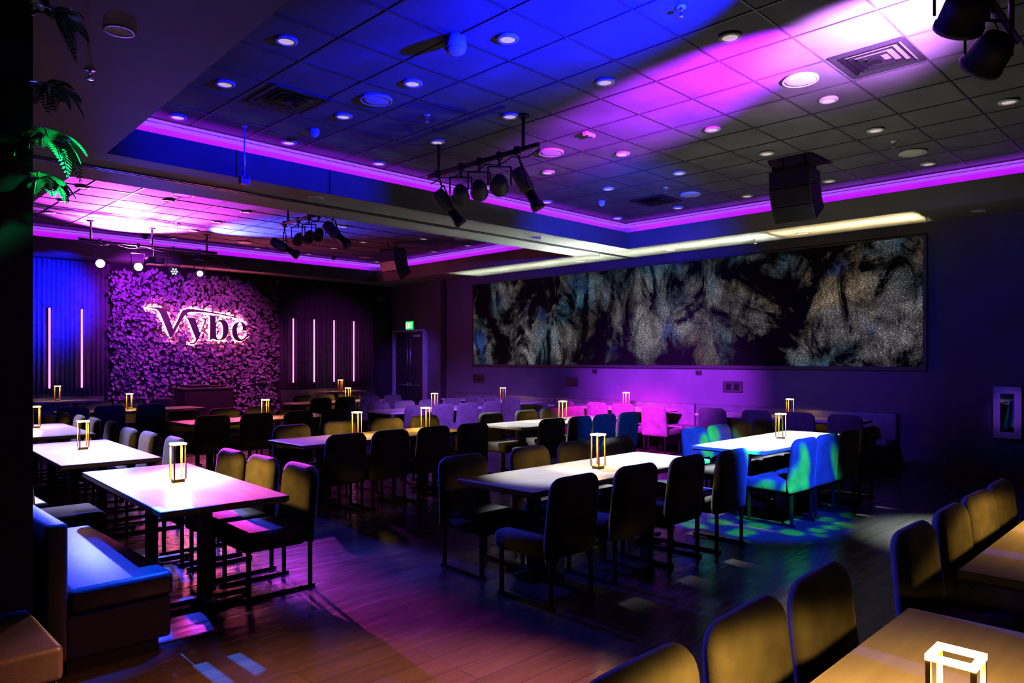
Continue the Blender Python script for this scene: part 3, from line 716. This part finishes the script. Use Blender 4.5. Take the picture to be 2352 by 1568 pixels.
for (x, y, z), lab in zip([(4.8, 2.98, ZC), (4.95, 6.27, ZC), (9.66, 6.27, ZC), (9.6, 2.96, ZC), (12.03, 3.26, ZS), (12.05, 5.99, ZS), (12.08, 11.09, ZS), (12.2, 14.43, ZS), (12.2, 16.95, ZS), (1.56, 5.94, ZS), (11.46, 8.98, ZS), (5.4, 14.7, ZC)],
        ['at the top of the blue-lit ceiling', 'left of the black light bar on the near tray', 'above the large speaker beside the right vent', 'in the dim right part of the near tray', 'at the right end of the band over the picture', 'over the middle of the lit picture', 'over the left part of the lit picture', 'past the left end of the lit picture', 'in the far corner above the door', 'in the dark band at top left', 'at the right end of the beam', 'in the white hot spot of the far tray']):
    SK.put((x, y, z), 0, 'small sprinkler head ' + lab, 'sprinkler heads')
vt = thing('ceiling_vent', 'x', 'vent')
b = bmesh.new()
for s in (-1, 1):
    box(b, -.31, .31, s * .29 - .02, s * .29 + .02, -.012, .012); box(b, s * .29 - .02, s * .29 + .02, -.27, .27, -.012, .012)
obj('frame', b, 'black_matte', vt)
b = bmesh.new()
for k, q in enumerate((.25, .19, .13, .07)):
    for s in (-1, 1):
        for ax in (0, 1):
            mt = Matrix.Rotation(R(90) * ax + (0 if s > 0 else math.pi), 4, 'Z')
            v = [b.verts.new(mt @ Vector(p_)) for p_ in ((-q, q, -.012 - .006 * k), (q, q, -.012 - .006 * k), (q - .035, q - .035, .010), (-q + .035, q - .035, .010))]
            b.faces.new(v)
box(b, -.035, .035, -.035, .035, -.03, -.024)
lv = obj('louvres', b, 'black_steel', vt); lv.modifiers.new('t', 'SOLIDIFY').thickness = .003
VT = Maker(vt)
for (x, y), lab in zip([(3.64, 6.88), (6.85, 2.25), (10.3, 6.88)], ['in the blue-lit left part of the near tray', 'beside the bright purple beam at top right', 'in the dim part left of the hanging speaker']):
    VT.put((x, y, ZC), 0, 'square black four-way air vent ' + lab, 'square air vents')
# domes, detectors
def dome(x, y, r, h, label, name, cat, drop=0.):
    t = thing(name, label, cat, (x, y, ZC))
    b = bmesh.new(); lathe(b, [(r, .012), (r, -.02 - drop), (r * .96, -.026 - drop)], 24); obj('base_ring', b, 'white_plastic', t)
    b = bmesh.new(); lathe(b, [(r * .94 * math.cos(a), -.026 - drop - h * math.sin(a)) for a in [R(q) for q in (0, 20, 40, 60, 78, 89)]], 24); obj('cover', b, 'white_plastic', t)
dome(3.93, 4.6, .095, .05, 'white smoke detector casting a shadow on the blue ceiling', 'smoke_detector', 'smoke detector', .06)
dome(4.33, 7.59, .06, .06, 'small white dome sensor above the left part of the beam', 'dome_sensor', 'sensor')
dome(9.7, 7.56, .06, .06, 'small white dome sensor near the right corner of the near tray', 'dome_sensor', 'sensor')
dome(5.4, 16.55, .07, .06, 'small white dome sensor in the far tray above the stage lights', 'dome_sensor', 'sensor')
dome(10.0, 16.55, .06, .06, 'small white dome sensor in the far tray left of the far speaker', 'dome_sensor', 'sensor')
t = thing('occupancy_sensor', 'tiny rectangular white box on the purple-lit ceiling right of the light bar', 'sensor', (6.70, 5.41, ZC))
b = bmesh.new(); rbox(b, -.09, .09, -.03, .03, -.03, .012, .005, 1); obj('case', b, 'white_plastic', t)
b = bmesh.new(); rbox(b, -.06, -.01, -.02, .02, -.036, -.028, .003, 1); rbox(b, .02, .06, -.02, .02, -.036, -.028, .003, 1); obj('lens', b, 'black_matte', t)
t = thing('hanging_sensor', 'white box hanging on a thin rod before the blue beam face', 'sensor', (3.70, 8.05, ZC))
b = bmesh.new(); tube(b, (0, 0, .012), (0, 0, -.57), .008, 8); lathe(b, [(.03, -.004), (.03, .012)], 12); obj('rod', b, 'white_plastic', t)
b = bmesh.new(); rbox(b, -.055, .055, -.04, .04, -.66, -.57, .008, 1); obj('case', b, 'white_plastic', t)
b = bmesh.new(); box(b, -.03, -.005, -.045, -.038, -.60, -.58); box(b, .005, .03, -.045, -.038, -.60, -.58); obj('slot', b, 'black_matte', t)

# ------------------------------------------------------------------ stage lighting
def light_bar(p0, p1, label, drops):
    p0, p1 = Vector(p0), Vector(p1); t = thing('lighting_bar', label, 'lighting bar', p0)
    d = p1 - p0
    b = bmesh.new(); tube(b, (0, 0, 0), d, .028, 12); obj('pipe', b, 'black_steel', t)
    for q in drops:
        c = d * q
        b = bmesh.new(); tube(b, c, c + Vector((0, 0, ZC - p0.z + .012)), .02, 8); lathe(b, [(.07, ZC - p0.z - .01), (.07, ZC - p0.z + .012)], 12, c=(c.x, c.y, 0)); obj('hanger', b, 'black_steel', t)
    b = bmesh.new(); n = 22; pts = []
    for k in range(n + 1):
        q = k / n; pts.append(d * q + Vector((.05, .03, -.02 - .06 * abs(math.sin(q * math.pi * 4.5)))))
    path(b, pts, .007, 6); obj('cable', b, 'black_matte', t)
def aim_matrix(loc, target):
    return (Vector(target) - Vector(loc)).to_track_quat('Z', 'Y').to_matrix().to_4x4()
def par_light(loc, target, barz, label, lens='black_steel', r=.10):
    """round stage light: loc is the can centre, hanging on a yoke from the bar above"""
    t = thing('par_light', label, 'stage light', loc)
    q = aim_matrix(loc, target)
    b = bmesh.new(); lathe(b, [(.02, -.13), (r * .7, -.12), (r * .92, -.06), (r, .06), (r * 1.06, .065), (r * 1.06, .09), (r * .95, .09)], 20, mt=q); obj('housing', b, 'black_matte', t)
    b = bmesh.new(); lathe(b, [(.005, .096), (r * .5, .095), (r * .93, .089), (r * .93, .08)], 20, mt=q); obj('lens', b, lens, t)
    side = (q @ Vector((1, 0, 0))); side.z = 0; side.normalize(); h = barz - loc[2]
    b = bmesh.new(); a = side * (r + .03)
    for s in (1, -1): bar(b, a * s, a * s + Vector((0, 0, h * .62)), .014)
    bar(b, a + Vector((0, 0, h * .62)), -a + Vector((0, 0, h * .62)), .014); obj('yoke', b, 'black_steel', t)
    b = bmesh.new(); bar(b, (0, 0, h * .62), (0, 0, h - .03), .02); rbox(b, -.03, .03, -.03, .03, h - .05, h + .045, .01, 1); obj('clamp', b, 'black_steel', t)
    return t
def profile_light(loc, target, barz, bar_xy, label, lens='lens_dim'):
    t = thing('profile_spotlight', label, 'stage light', loc); q = aim_matrix(loc, target)
    b = bmesh.new(); lathe(b, [(.03, -.26), (.075, -.25), (.085, -.20), (.085, -.02), (.07, .0), (.06, .03)], 16, mt=q); obj('lamp_house', b, 'black_matte', t)
    b = bmesh.new(); lathe(b, [(.055, .03), (.06, .16), (.075, .18), (.078, .25), (.068, .25)], 16, mt=q); obj('barrel', b, 'black_steel', t)
    b = bmesh.new(); lathe(b, [(.005, .246), (.066, .242), (.066, .23)], 16, mt=q); obj('lens', b, lens, t)
    top = Vector((bar_xy[0] - loc[0], bar_xy[1] - loc[1], barz - loc[2])); side = (q @ Vector((1, 0, 0))) * .11
    b = bmesh.new(); mid = top * .62
    for s in (1, -1): bar(b, side * s, mid + side * s * .7, .014)
    bar(b, mid + side * .7, mid - side * .7, .014); bar(b, side, -side, .012); obj('yoke', b, 'black_steel', t)
    b = bmesh.new(); bar(b, mid, top, .02); mt = Matrix.Translation(top); rbox(b, -.03, .03, -.035, .035, -.05, .045, .01, 1, mt); obj('clamp', b, 'black_steel', t)
    return t
BZ = 4.02
light_bar((5.70, 5.30, BZ), (5.72, 7.20, BZ), 'black light bar hanging in the near ceiling tray', (.12, .9))
profile_light((5.78, 6.88, 3.58), (6.15, 6.72, 3.1), BZ, (5.71, 7.02), 'long black profile spotlight at the left end of the near light bar')
profile_light((5.75, 5.50, 3.58), (6.0, 5.28, 3.0), BZ, (5.70, 5.62), 'long black profile spotlight at the right end of the near light bar', 'black_steel')
for y, w in ((6.57, 'left'), (6.24, 'middle'), (5.90, 'right')):
    par_light((5.70, y, 3.69), (7.2, y + 1.6, 3.1), BZ, 'round black stage light on the near light bar, %s of three' % w)
light_bar((5.95, 9.85, BZ), (5.95, 11.55, BZ), 'black light bar hanging in the far tray just behind the beam', (.15, .85))
profile_light((5.95, 11.40, 3.60), (6.5, 10.9, 3.2), BZ, (5.95, 11.42), 'long black profile spotlight at the left end of the far light bar')
profile_light((5.95, 9.75, 3.62), (6.3, 9.3, 3.1), BZ, (5.95, 9.92), 'long black profile spotlight at the right end of the far light bar', 'black_steel')
for y, w in ((10.95, 'left'), (10.6, 'middle'), (10.3, 'right')):
    par_light((5.95, y, 3.70), (5.0, y - 1.0, 2.6), BZ, 'round black stage light on the far light bar, %s of three' % w, r=.08)
light_bar((3.9, 15.6, BZ), (6.55, 15.6, BZ), 'thin light bar over the stage in front of the petal panel', (.08, .5, .92))
par_light((4.27, 15.6, 3.58), (1.9, 3.0, 1.9), BZ, 'blue-white glaring stage light above the left curtain', 'lens_blue', .09)
par_light((4.96, 15.6, 3.58), (2.4, 4.0, 1.9), BZ, 'pink-white glaring stage light left of the projector', 'lens_pink', .09)
par_light((5.64, 15.6, 3.55), (4.6, 4.0, 1.4), BZ, 'stage light with white dots right of the projector', 'black_steel', .09)
par_light((6.17, 15.6, 3.55), (4.4, 4.0, 1.4), BZ, 'cyan glowing stage light at the right end of the stage bar', 'lens_cyan', .07)
# led dots on the third one
q = aim_matrix((5.64, 15.6, 3.55), (4.6, 4.0, 1.4)); b = bmesh.new()
for k in range(7):
    a = 2 * math.pi * k / 6; r_ = 0 if k == 6 else .052
    lathe(b, [(.016, .09), (.016, .102)], 8, c=q @ Vector((r_ * math.cos(a), r_ * math.sin(a), 0)), mt=q)
for o in list(bpy.data.objects):
    if o.get('label') == 'stage light with white dots right of the projector': obj('led_dots', b, 'lens_dots', o)
t = thing('projector', 'pale boxy projector hanging between the stage lights', 'projector', (5.27, 15.6, 3.72))
b = bmesh.new(); rbox(b, -.16, .16, -.14, .14, -.07, .07, .015, 2); obj('case', b, 'light_case', t)
b = bmesh.new(); rbox(b, -.02, .11, -.148, -.138, -.045, .045, .003, 1); obj('vent', b, 'black_matte', t)
b = bmesh.new(); tube(b, (0, 0, .07), (0, 0, .30), .015, 8); obj('pole', b, 'black_steel', t)
# black fixtures at the top right of the picture
light_bar((4.55, 1.12, BZ), (6.30, 1.12, BZ), 'black light bar at the top right corner nearest the camera', (.1, .9))
par_light((4.85, 1.12, 3.72), (7.5, 3.2, .9), BZ, 'black stage light at the top right corner, left one of two', 'lens_dim', .13)
par_light((5.45, 1.12, 3.66), (8.2, 4.5, .9), BZ, 'black stage light at the top right corner, right one of two', 'lens_dim', .13)

# line array speakers: facing -x, lower boxes tilted down
def array(loc, label, n=3, w=.56, h=.235):
    t = thing('line_array_speaker', label, 'speaker', loc)
    x = z = 0.; ang = R(2)
    for k in range(n):
        mt = Matrix.Translation((x, 0, z)) @ Matrix.Rotation(-ang, 4, 'Y')
        b = bmesh.new()
        vs = [(0, 0), (.33, -.03), (.33, -h + .03), (0, -h)]
        lo = [b.verts.new(mt @ Vector((p_[0], -w / 2, p_[1]))) for p_ in vs]; hi = [b.verts.new(mt @ Vector((p_[0], w / 2, p_[1]))) for p_ in vs]
        b.faces.new(lo); b.faces.new(hi[::-1])
        for i in range(4): b.faces.new((lo[i], hi[i], hi[(i + 1) % 4], lo[(i + 1) % 4]))
        bmesh.ops.bevel(b, geom=list(b.edges), offset=.008, segments=1, affect='EDGES')
        cb = obj('cabinet', b, 'black_matte', t)
        b = bmesh.new(); box(b, -.014, .004, -w / 2 + .02, w / 2 - .02, -h + .012, -.012, mt); obj('grille', b, 'black_steel', cb)
        e = mt @ Vector((0, 0, -h - .004)); x, z = e.x, e.z; ang += R(14)
    b = bmesh.new(); box(b, .02, .30, -w / 2 + .04, -w / 2 + .07, .0, .05); box(b, .02, .30, w / 2 - .07, w / 2 - .04, .0, .05); box(b, .02, .06, -w / 2 + .04, w / 2 - .04, .02, .06); box(b, .24, .28, -w / 2 + .04, w / 2 - .04, -.02, .06); obj('fly_frame', b, 'black_steel', t)
    b = bmesh.new()
    for yy in (-.15, .15): tube(b, (.15, yy, .04), (.15, yy, ZC - loc[2] + .012), .012, 8); box(b, .02, .28, yy - .02, yy + .02, .04, .055)
    obj('hanger', b, 'black_steel', t)
array((9.28, 4.14, 4.21), 'curved black hanging speaker stack in front of the right cove strip')
array((9.62, 13.65, 4.20), 'curved black hanging speaker stack at the far corner of the far tray', w=.62)

# ------------------------------------------------------------------ ferns on the wall end
def frond(ln, az, droop, n=20, lw=.05):
    b = bmesh.new(); prev = None
    for k in range(n + 1):
        q = k / n; r_ = ln * q * (1 - .25 * q); z = .25 * ln * math.sin(q * 1.5) - droop * q * q
        c = Vector((r_ * math.cos(az), r_ * math.sin(az), z)); side = Vector((-math.sin(az), math.cos(az), 0))
        if prev is not None: tube(b, prev, c, .003, 5, cap=False)
        fw = (c - prev).normalized() if prev is not None else Vector((math.cos(az), math.sin(az), .3))
        L = lw * math.sin(math.pi * min(1, .12 + .86 * q)) ** .8 + .006
        for s in (1, -1):
            if k == 0: continue
            tip = c + side * s * L + fw * L * .45 + Vector((0, 0, -.15 * L)); m_ = c.lerp(tip, .5)
            wv = fw * .0075
            v = [b.verts.new(p_) for p_ in (c, m_ - wv, tip, m_ + wv)]; b.faces.new(v)
        prev = c
    return b
def fern(loc, label, n, ln, seed, lw=.05):
    rn = random.Random(seed); t = thing('hanging_fern', label, 'fern', loc)
    b = bmesh.new(); path(b, [(-.08, .10, 0), (-.02, .03, .02), (0, 0, .0)], .012, 6); obj('stem', b, 'stem', t)
    for k in range(n):
        az = R(-130 + 170 * (k + .5) / n + rn.uniform(-15, 15))
        obj('frond', frond(ln * rn.uniform(.7, 1.1), az, ln * rn.uniform(.3, 1.0), lw=lw), 'fern', t)
fern((.93, 4.40, 2.86), 'bright green lit fern hanging from the black wall end at left', 14, .27, 1, .065)
fern((.93, 4.40, 2.64), 'teal shadowed fern tuft below the bright green fern', 9, .19, 2, .045)
fern((.94, 4.38, 3.12), 'sparse dark fern above the bright green one with few lit tips', 9, .22, 5, .05)
fern((.95, 4.36, 3.50), 'almost black fern near the ceiling at the top left', 8, .24, 8, .055)

# ------------------------------------------------------------------ lights
def spot(loc, target, col, W, ang=40, blend=.5, rad=.05, gobo=None):  # stage beams, plus added spots with no fixture of their own
    l = bpy.data.lights.new('spot_beam', 'SPOT'); l.energy = W; l.color = col; l.spot_size = R(ang); l.spot_blend = blend; l.shadow_soft_size = rad
    o = bpy.data.objects.new('spot_beam', l); COL.objects.link(o); o.location = loc
    o.rotation_euler = (Vector(target) - Vector(loc)).to_track_quat('-Z', 'Y').to_euler()
    if gobo:
        l.use_nodes = True; nt = l.node_tree; e = nt.nodes['Emission']; N = nt.nodes.new
        tc = N('ShaderNodeTexCoord')
        v = N('ShaderNodeTexVoronoi'); v.inputs['Scale'].default_value = gobo[0]; nt.links.new(tc.outputs['Normal'], v.inputs['Vector'])
        r = N('ShaderNodeValToRGB'); r.color_ramp.elements[0].position = gobo[1]; r.color_ramp.elements[1].position = gobo[1] + .12
        r.color_ramp.elements[0].color = (*gobo[2], 1); r.color_ramp.elements[1].color = (*gobo[3], 1)
        nt.links.new(v.outputs['Distance'], r.inputs['Fac']); nt.links.new(r.outputs['Color'], e.inputs['Color'])
    return o
def area(loc, rot, sx, sy, col, W, spread=180):
    l = bpy.data.lights.new('area_strip', 'AREA'); l.shape = 'RECTANGLE'; l.size = sx; l.size_y = sy; l.energy = W; l.color = col; l.spread = R(spread)
    o = bpy.data.objects.new('area_strip', l); COL.objects.link(o); o.location = loc; o.rotation_euler = rot; return o
# ceiling washes
spot((4.5, 1.9, 3.55), (4.3, 4.3, 5.15), (.001, .003, 1), 6500, 66, .9)
spot((4.3, 2.2, 3.96), (4.1, 8.22, 3.99), (.001, .002, 1), 1900, 34, .5)
spot((5.5, 1.35, 3.45), (6.60, 4.3, 4.75), (.34, .01, 1), 17000, 36, .9)
spot((5.75, 1.5, 3.5), (6.25, 2.0, 4.38), (.60, .20, 1), 3600, 74, 1.0)
spot((5.0, 16.2, 3.75), (4.75, 15.1, 5.35), (.66, .05, 1), 26000, 112, .6)
spot((5.0, 15.9, 3.75), (4.95, 15.6, 4.6), (1, .7, 1), 700, 110, 1.0)
spot((6.3, 15.3, 3.8), (7.5, 13.2, 5.9), (.04, .05, 1), 5000, 82, .6)
# right wall purple glow, blue upper wall, added tint spots for door frame and cabinet
spot((5.95, 6.0, 3.42), (12.45, 8.1, .95), (.42, .03, 1), 12500, 38, 1.0)
spot((6.2, 4.4, 3.55), (12.45, 5.4, 1.1), (.07, .02, .6), 1500, 44, 1.0)
spot((9.0, 12.0, 3.7), (12.4, 16.5, 1.5), (.22, .06, 1), 1300, 22, .9)
spot((6.2, 4.4, 3.55), (12.45, 9.4, 3.6), (.01, .02, 1), 2600, 50, .9)
spot((6.2, 4.4, 3.55), (12.45, 2.2, 2.2), (.01, .03, 1), 320, 36, 1.0)
spot((8.0, .9, 3.3), (12.4, 2.3, .95), (.28, .05, 1), 260, 7, .8)
# white light on tables
for x, w in ((4.40, 650), (5.10, 850), (5.80, 2400)):
    spot((x + .25, 5.25, 3.5), (x, 4.0, .76), (.88, .92, 1), w, 22, .8)
spot((5.45, 1.35, 3.45), (7.2, 3.65, .5), (1, 1, 1), 6500, 33, .5, .03, (15, .32, (.03, .9, .35), (.008, .05, 1)))
for x in (7.5, 8.25, 9.0):
    spot((x, 5.4, 4.0), (x, 3.9, .76), (.82, .9, 1), 3200, 18, .5)
spot((6.3, 9.7, 3.45), (8.6, 7.45, .76), (.85, .9, .95), 1800, 20, .8)
spot((6.3, 9.7, 3.45), (7.7, 7.45, .76), (.85, .9, .95), 1800, 20, .8)
spot((5.45, 1.4, 3.45), (8.7, 6.6, .7), (.02, .35, .8), 3600, 13, .6, .03, (14, .3, (.02, .9, .5), (.01, .12, .6)))
spot((5.95, 6.3, 3.45), (10.9, 8.1, .6), (1, .005, .62), 11000, 24, .8)
spot((5.95, 6.6, 3.45), (9.6, 11.0, .6), (.3, .08, 1), 5500, 38, .9)
# left side tables
spot((2.7, 10.9, 3.7), (2.25, 8.5, .76), (.52, .44, 1), 2600, 32, .6)
spot((2.9, 13.6, 3.7), (2.45, 11.5, .76), (.50, .42, 1), 2000, 30, .6)
spot((4.9, 15.3, 3.45), (2.75, 5.2, .6), (1, .05, .70), 26000, 10, 1.0)
spot((2.9, 8.9, 3.7), (2.1, 7.7, .76), (.60, .58, 1), 420, 36, .7)
spot((2.6, 8.6, 3.75), (2.28, 6.05, .76), (.66, .66, 1), 1700, 14, .8)
spot((3.1, 5.3, 3.7), (1.22, 5.0, .46), (.004, .06, 1), 3600, 24, .5)
spot((4.9, 15.3, 3.45), (5.0, 11.0, .76), (1, .01, .35), 1600, 24, .7)
spot((5.8, 11.0, 3.4), (4.3, 7.6, .76), (.6, .05, .9), 500, 22, .8)
spot((4.2, 15.35, 3.45), (2.6, 1.5, .8), (.04, .05, 1), 10000, 34, .8)
# stage curtains
spot((4.3, 15.7, 3.5), (3.7, 17.4, 3.0), (.006, .006, 1), 2600, 76, .9)
spot((5.1, 15.7, 3.5), (5.5, 17.4, 3.0), (.5, .02, 1), 260, 100, .9)
spot((7.0, 13.5, 3.9), (6.9, 17.3, 1.7), (.75, .06, .62), 800, 62, .7)
spot((8.5, 13.0, 3.9), (10.3, 17.3, 2.0), (.6, .02, .7), 240, 40, .9)
# led tape lying on the cove ledges behind their lips
cv = (.36, .0, 1)
area((6.85, 8.31, 4.168), (R(125), 0, 0), 9.0, .02, cv, 30)
area((6.90, 16.74, 4.168), (R(125), 0, 0), 8.9, .02, cv, 30)
area((11.45, 4.3, 4.168), (0, R(-125), 0), .02, 8.0, cv, 27)
area((11.45, 13.1, 4.168), (0, R(-125), 0), .02, 7.0, cv, 24)
# added strips without a fixture, lighting the band over the picture and beam end
for y, ln, c, w in ((9.6, 8.0, (.90, 1, .74), .42), (4.4, 2.2, (1, .78, .38), .12)):
    for el, sp_, p_ in ((13, 12, 62), (19, 16, 30), (28, 26, 15), (44, 40, 8), (70, 60, 5)):
        area((XW - .07, y, 3.672), (0, R(90 + el), 0), .015, ln, c, p_ * w, sp_)
area((XW - .07, 8.9, 3.672), (0, R(95), 0), .015, 1.3, (.9, 1, .88), 34, 10)
spot((8.43, 3.86, TZ + .31), (8.6, 4.2, 5), (.95, 1, .72), 110, 140, .8, .03)   # added uplight standing in for bounce off the white-lit table
# floor colour
spot((4.5, 1.5, 3.45), (1.9, 2.7, 0), (1, .28, .10), 5000, 38, 1.0)
spot((4.6, 5.6, 3.6), (3.2, 5.1, 0), (.08, .08, 1), 900, 30, .8)
spot((8.3, 1.85, 4.2), (8.0, 1.7, 0), (.80, .95, .85), 6500, 33, 1.0)
st = spot((1.72, 7.05, 3.75), (1.72, 4.05, 0), (.01, .16, 1), 9000, 6, .1, .01)
l = st.data; l.use_nodes = True; nt = l.node_tree; e = nt.nodes['Emission']
tc = nt.nodes.new('ShaderNodeTexCoord'); wv = nt.nodes.new('ShaderNodeTexWave'); wv.inputs['Scale'].default_value = 8; wv.bands_direction = 'X'
nt.links.new(tc.outputs['Normal'], wv.inputs['Vector'])
cr = nt.nodes.new('ShaderNodeValToRGB'); cr.color_ramp.elements[0].position = .62; cr.color_ramp.elements[1].position = .68
nt.links.new(wv.outputs['Fac'], cr.inputs['Fac']); nt.links.new(cr.outputs['Color'], e.inputs['Color'])
# green on the fern
spot((2.2, 3.9, 3.5), (.98, 4.3, 2.70), (.01, .9, .36), 420, 17, .9)

# ------------------------------------------------------------------ camera
cam = bpy.data.cameras.new('camera'); cam.sensor_width = 36; cam.lens = 36 * 1660 / 2352; cam.shift_y = 43 / 2352; cam.clip_end = 100; cam.clip_start = .05
co = bpy.data.objects.new('camera', cam); COL.objects.link(co); co.location = (0, 0, 1.70); co.rotation_euler = (R(90), 0, R(-45))
scene.camera = co
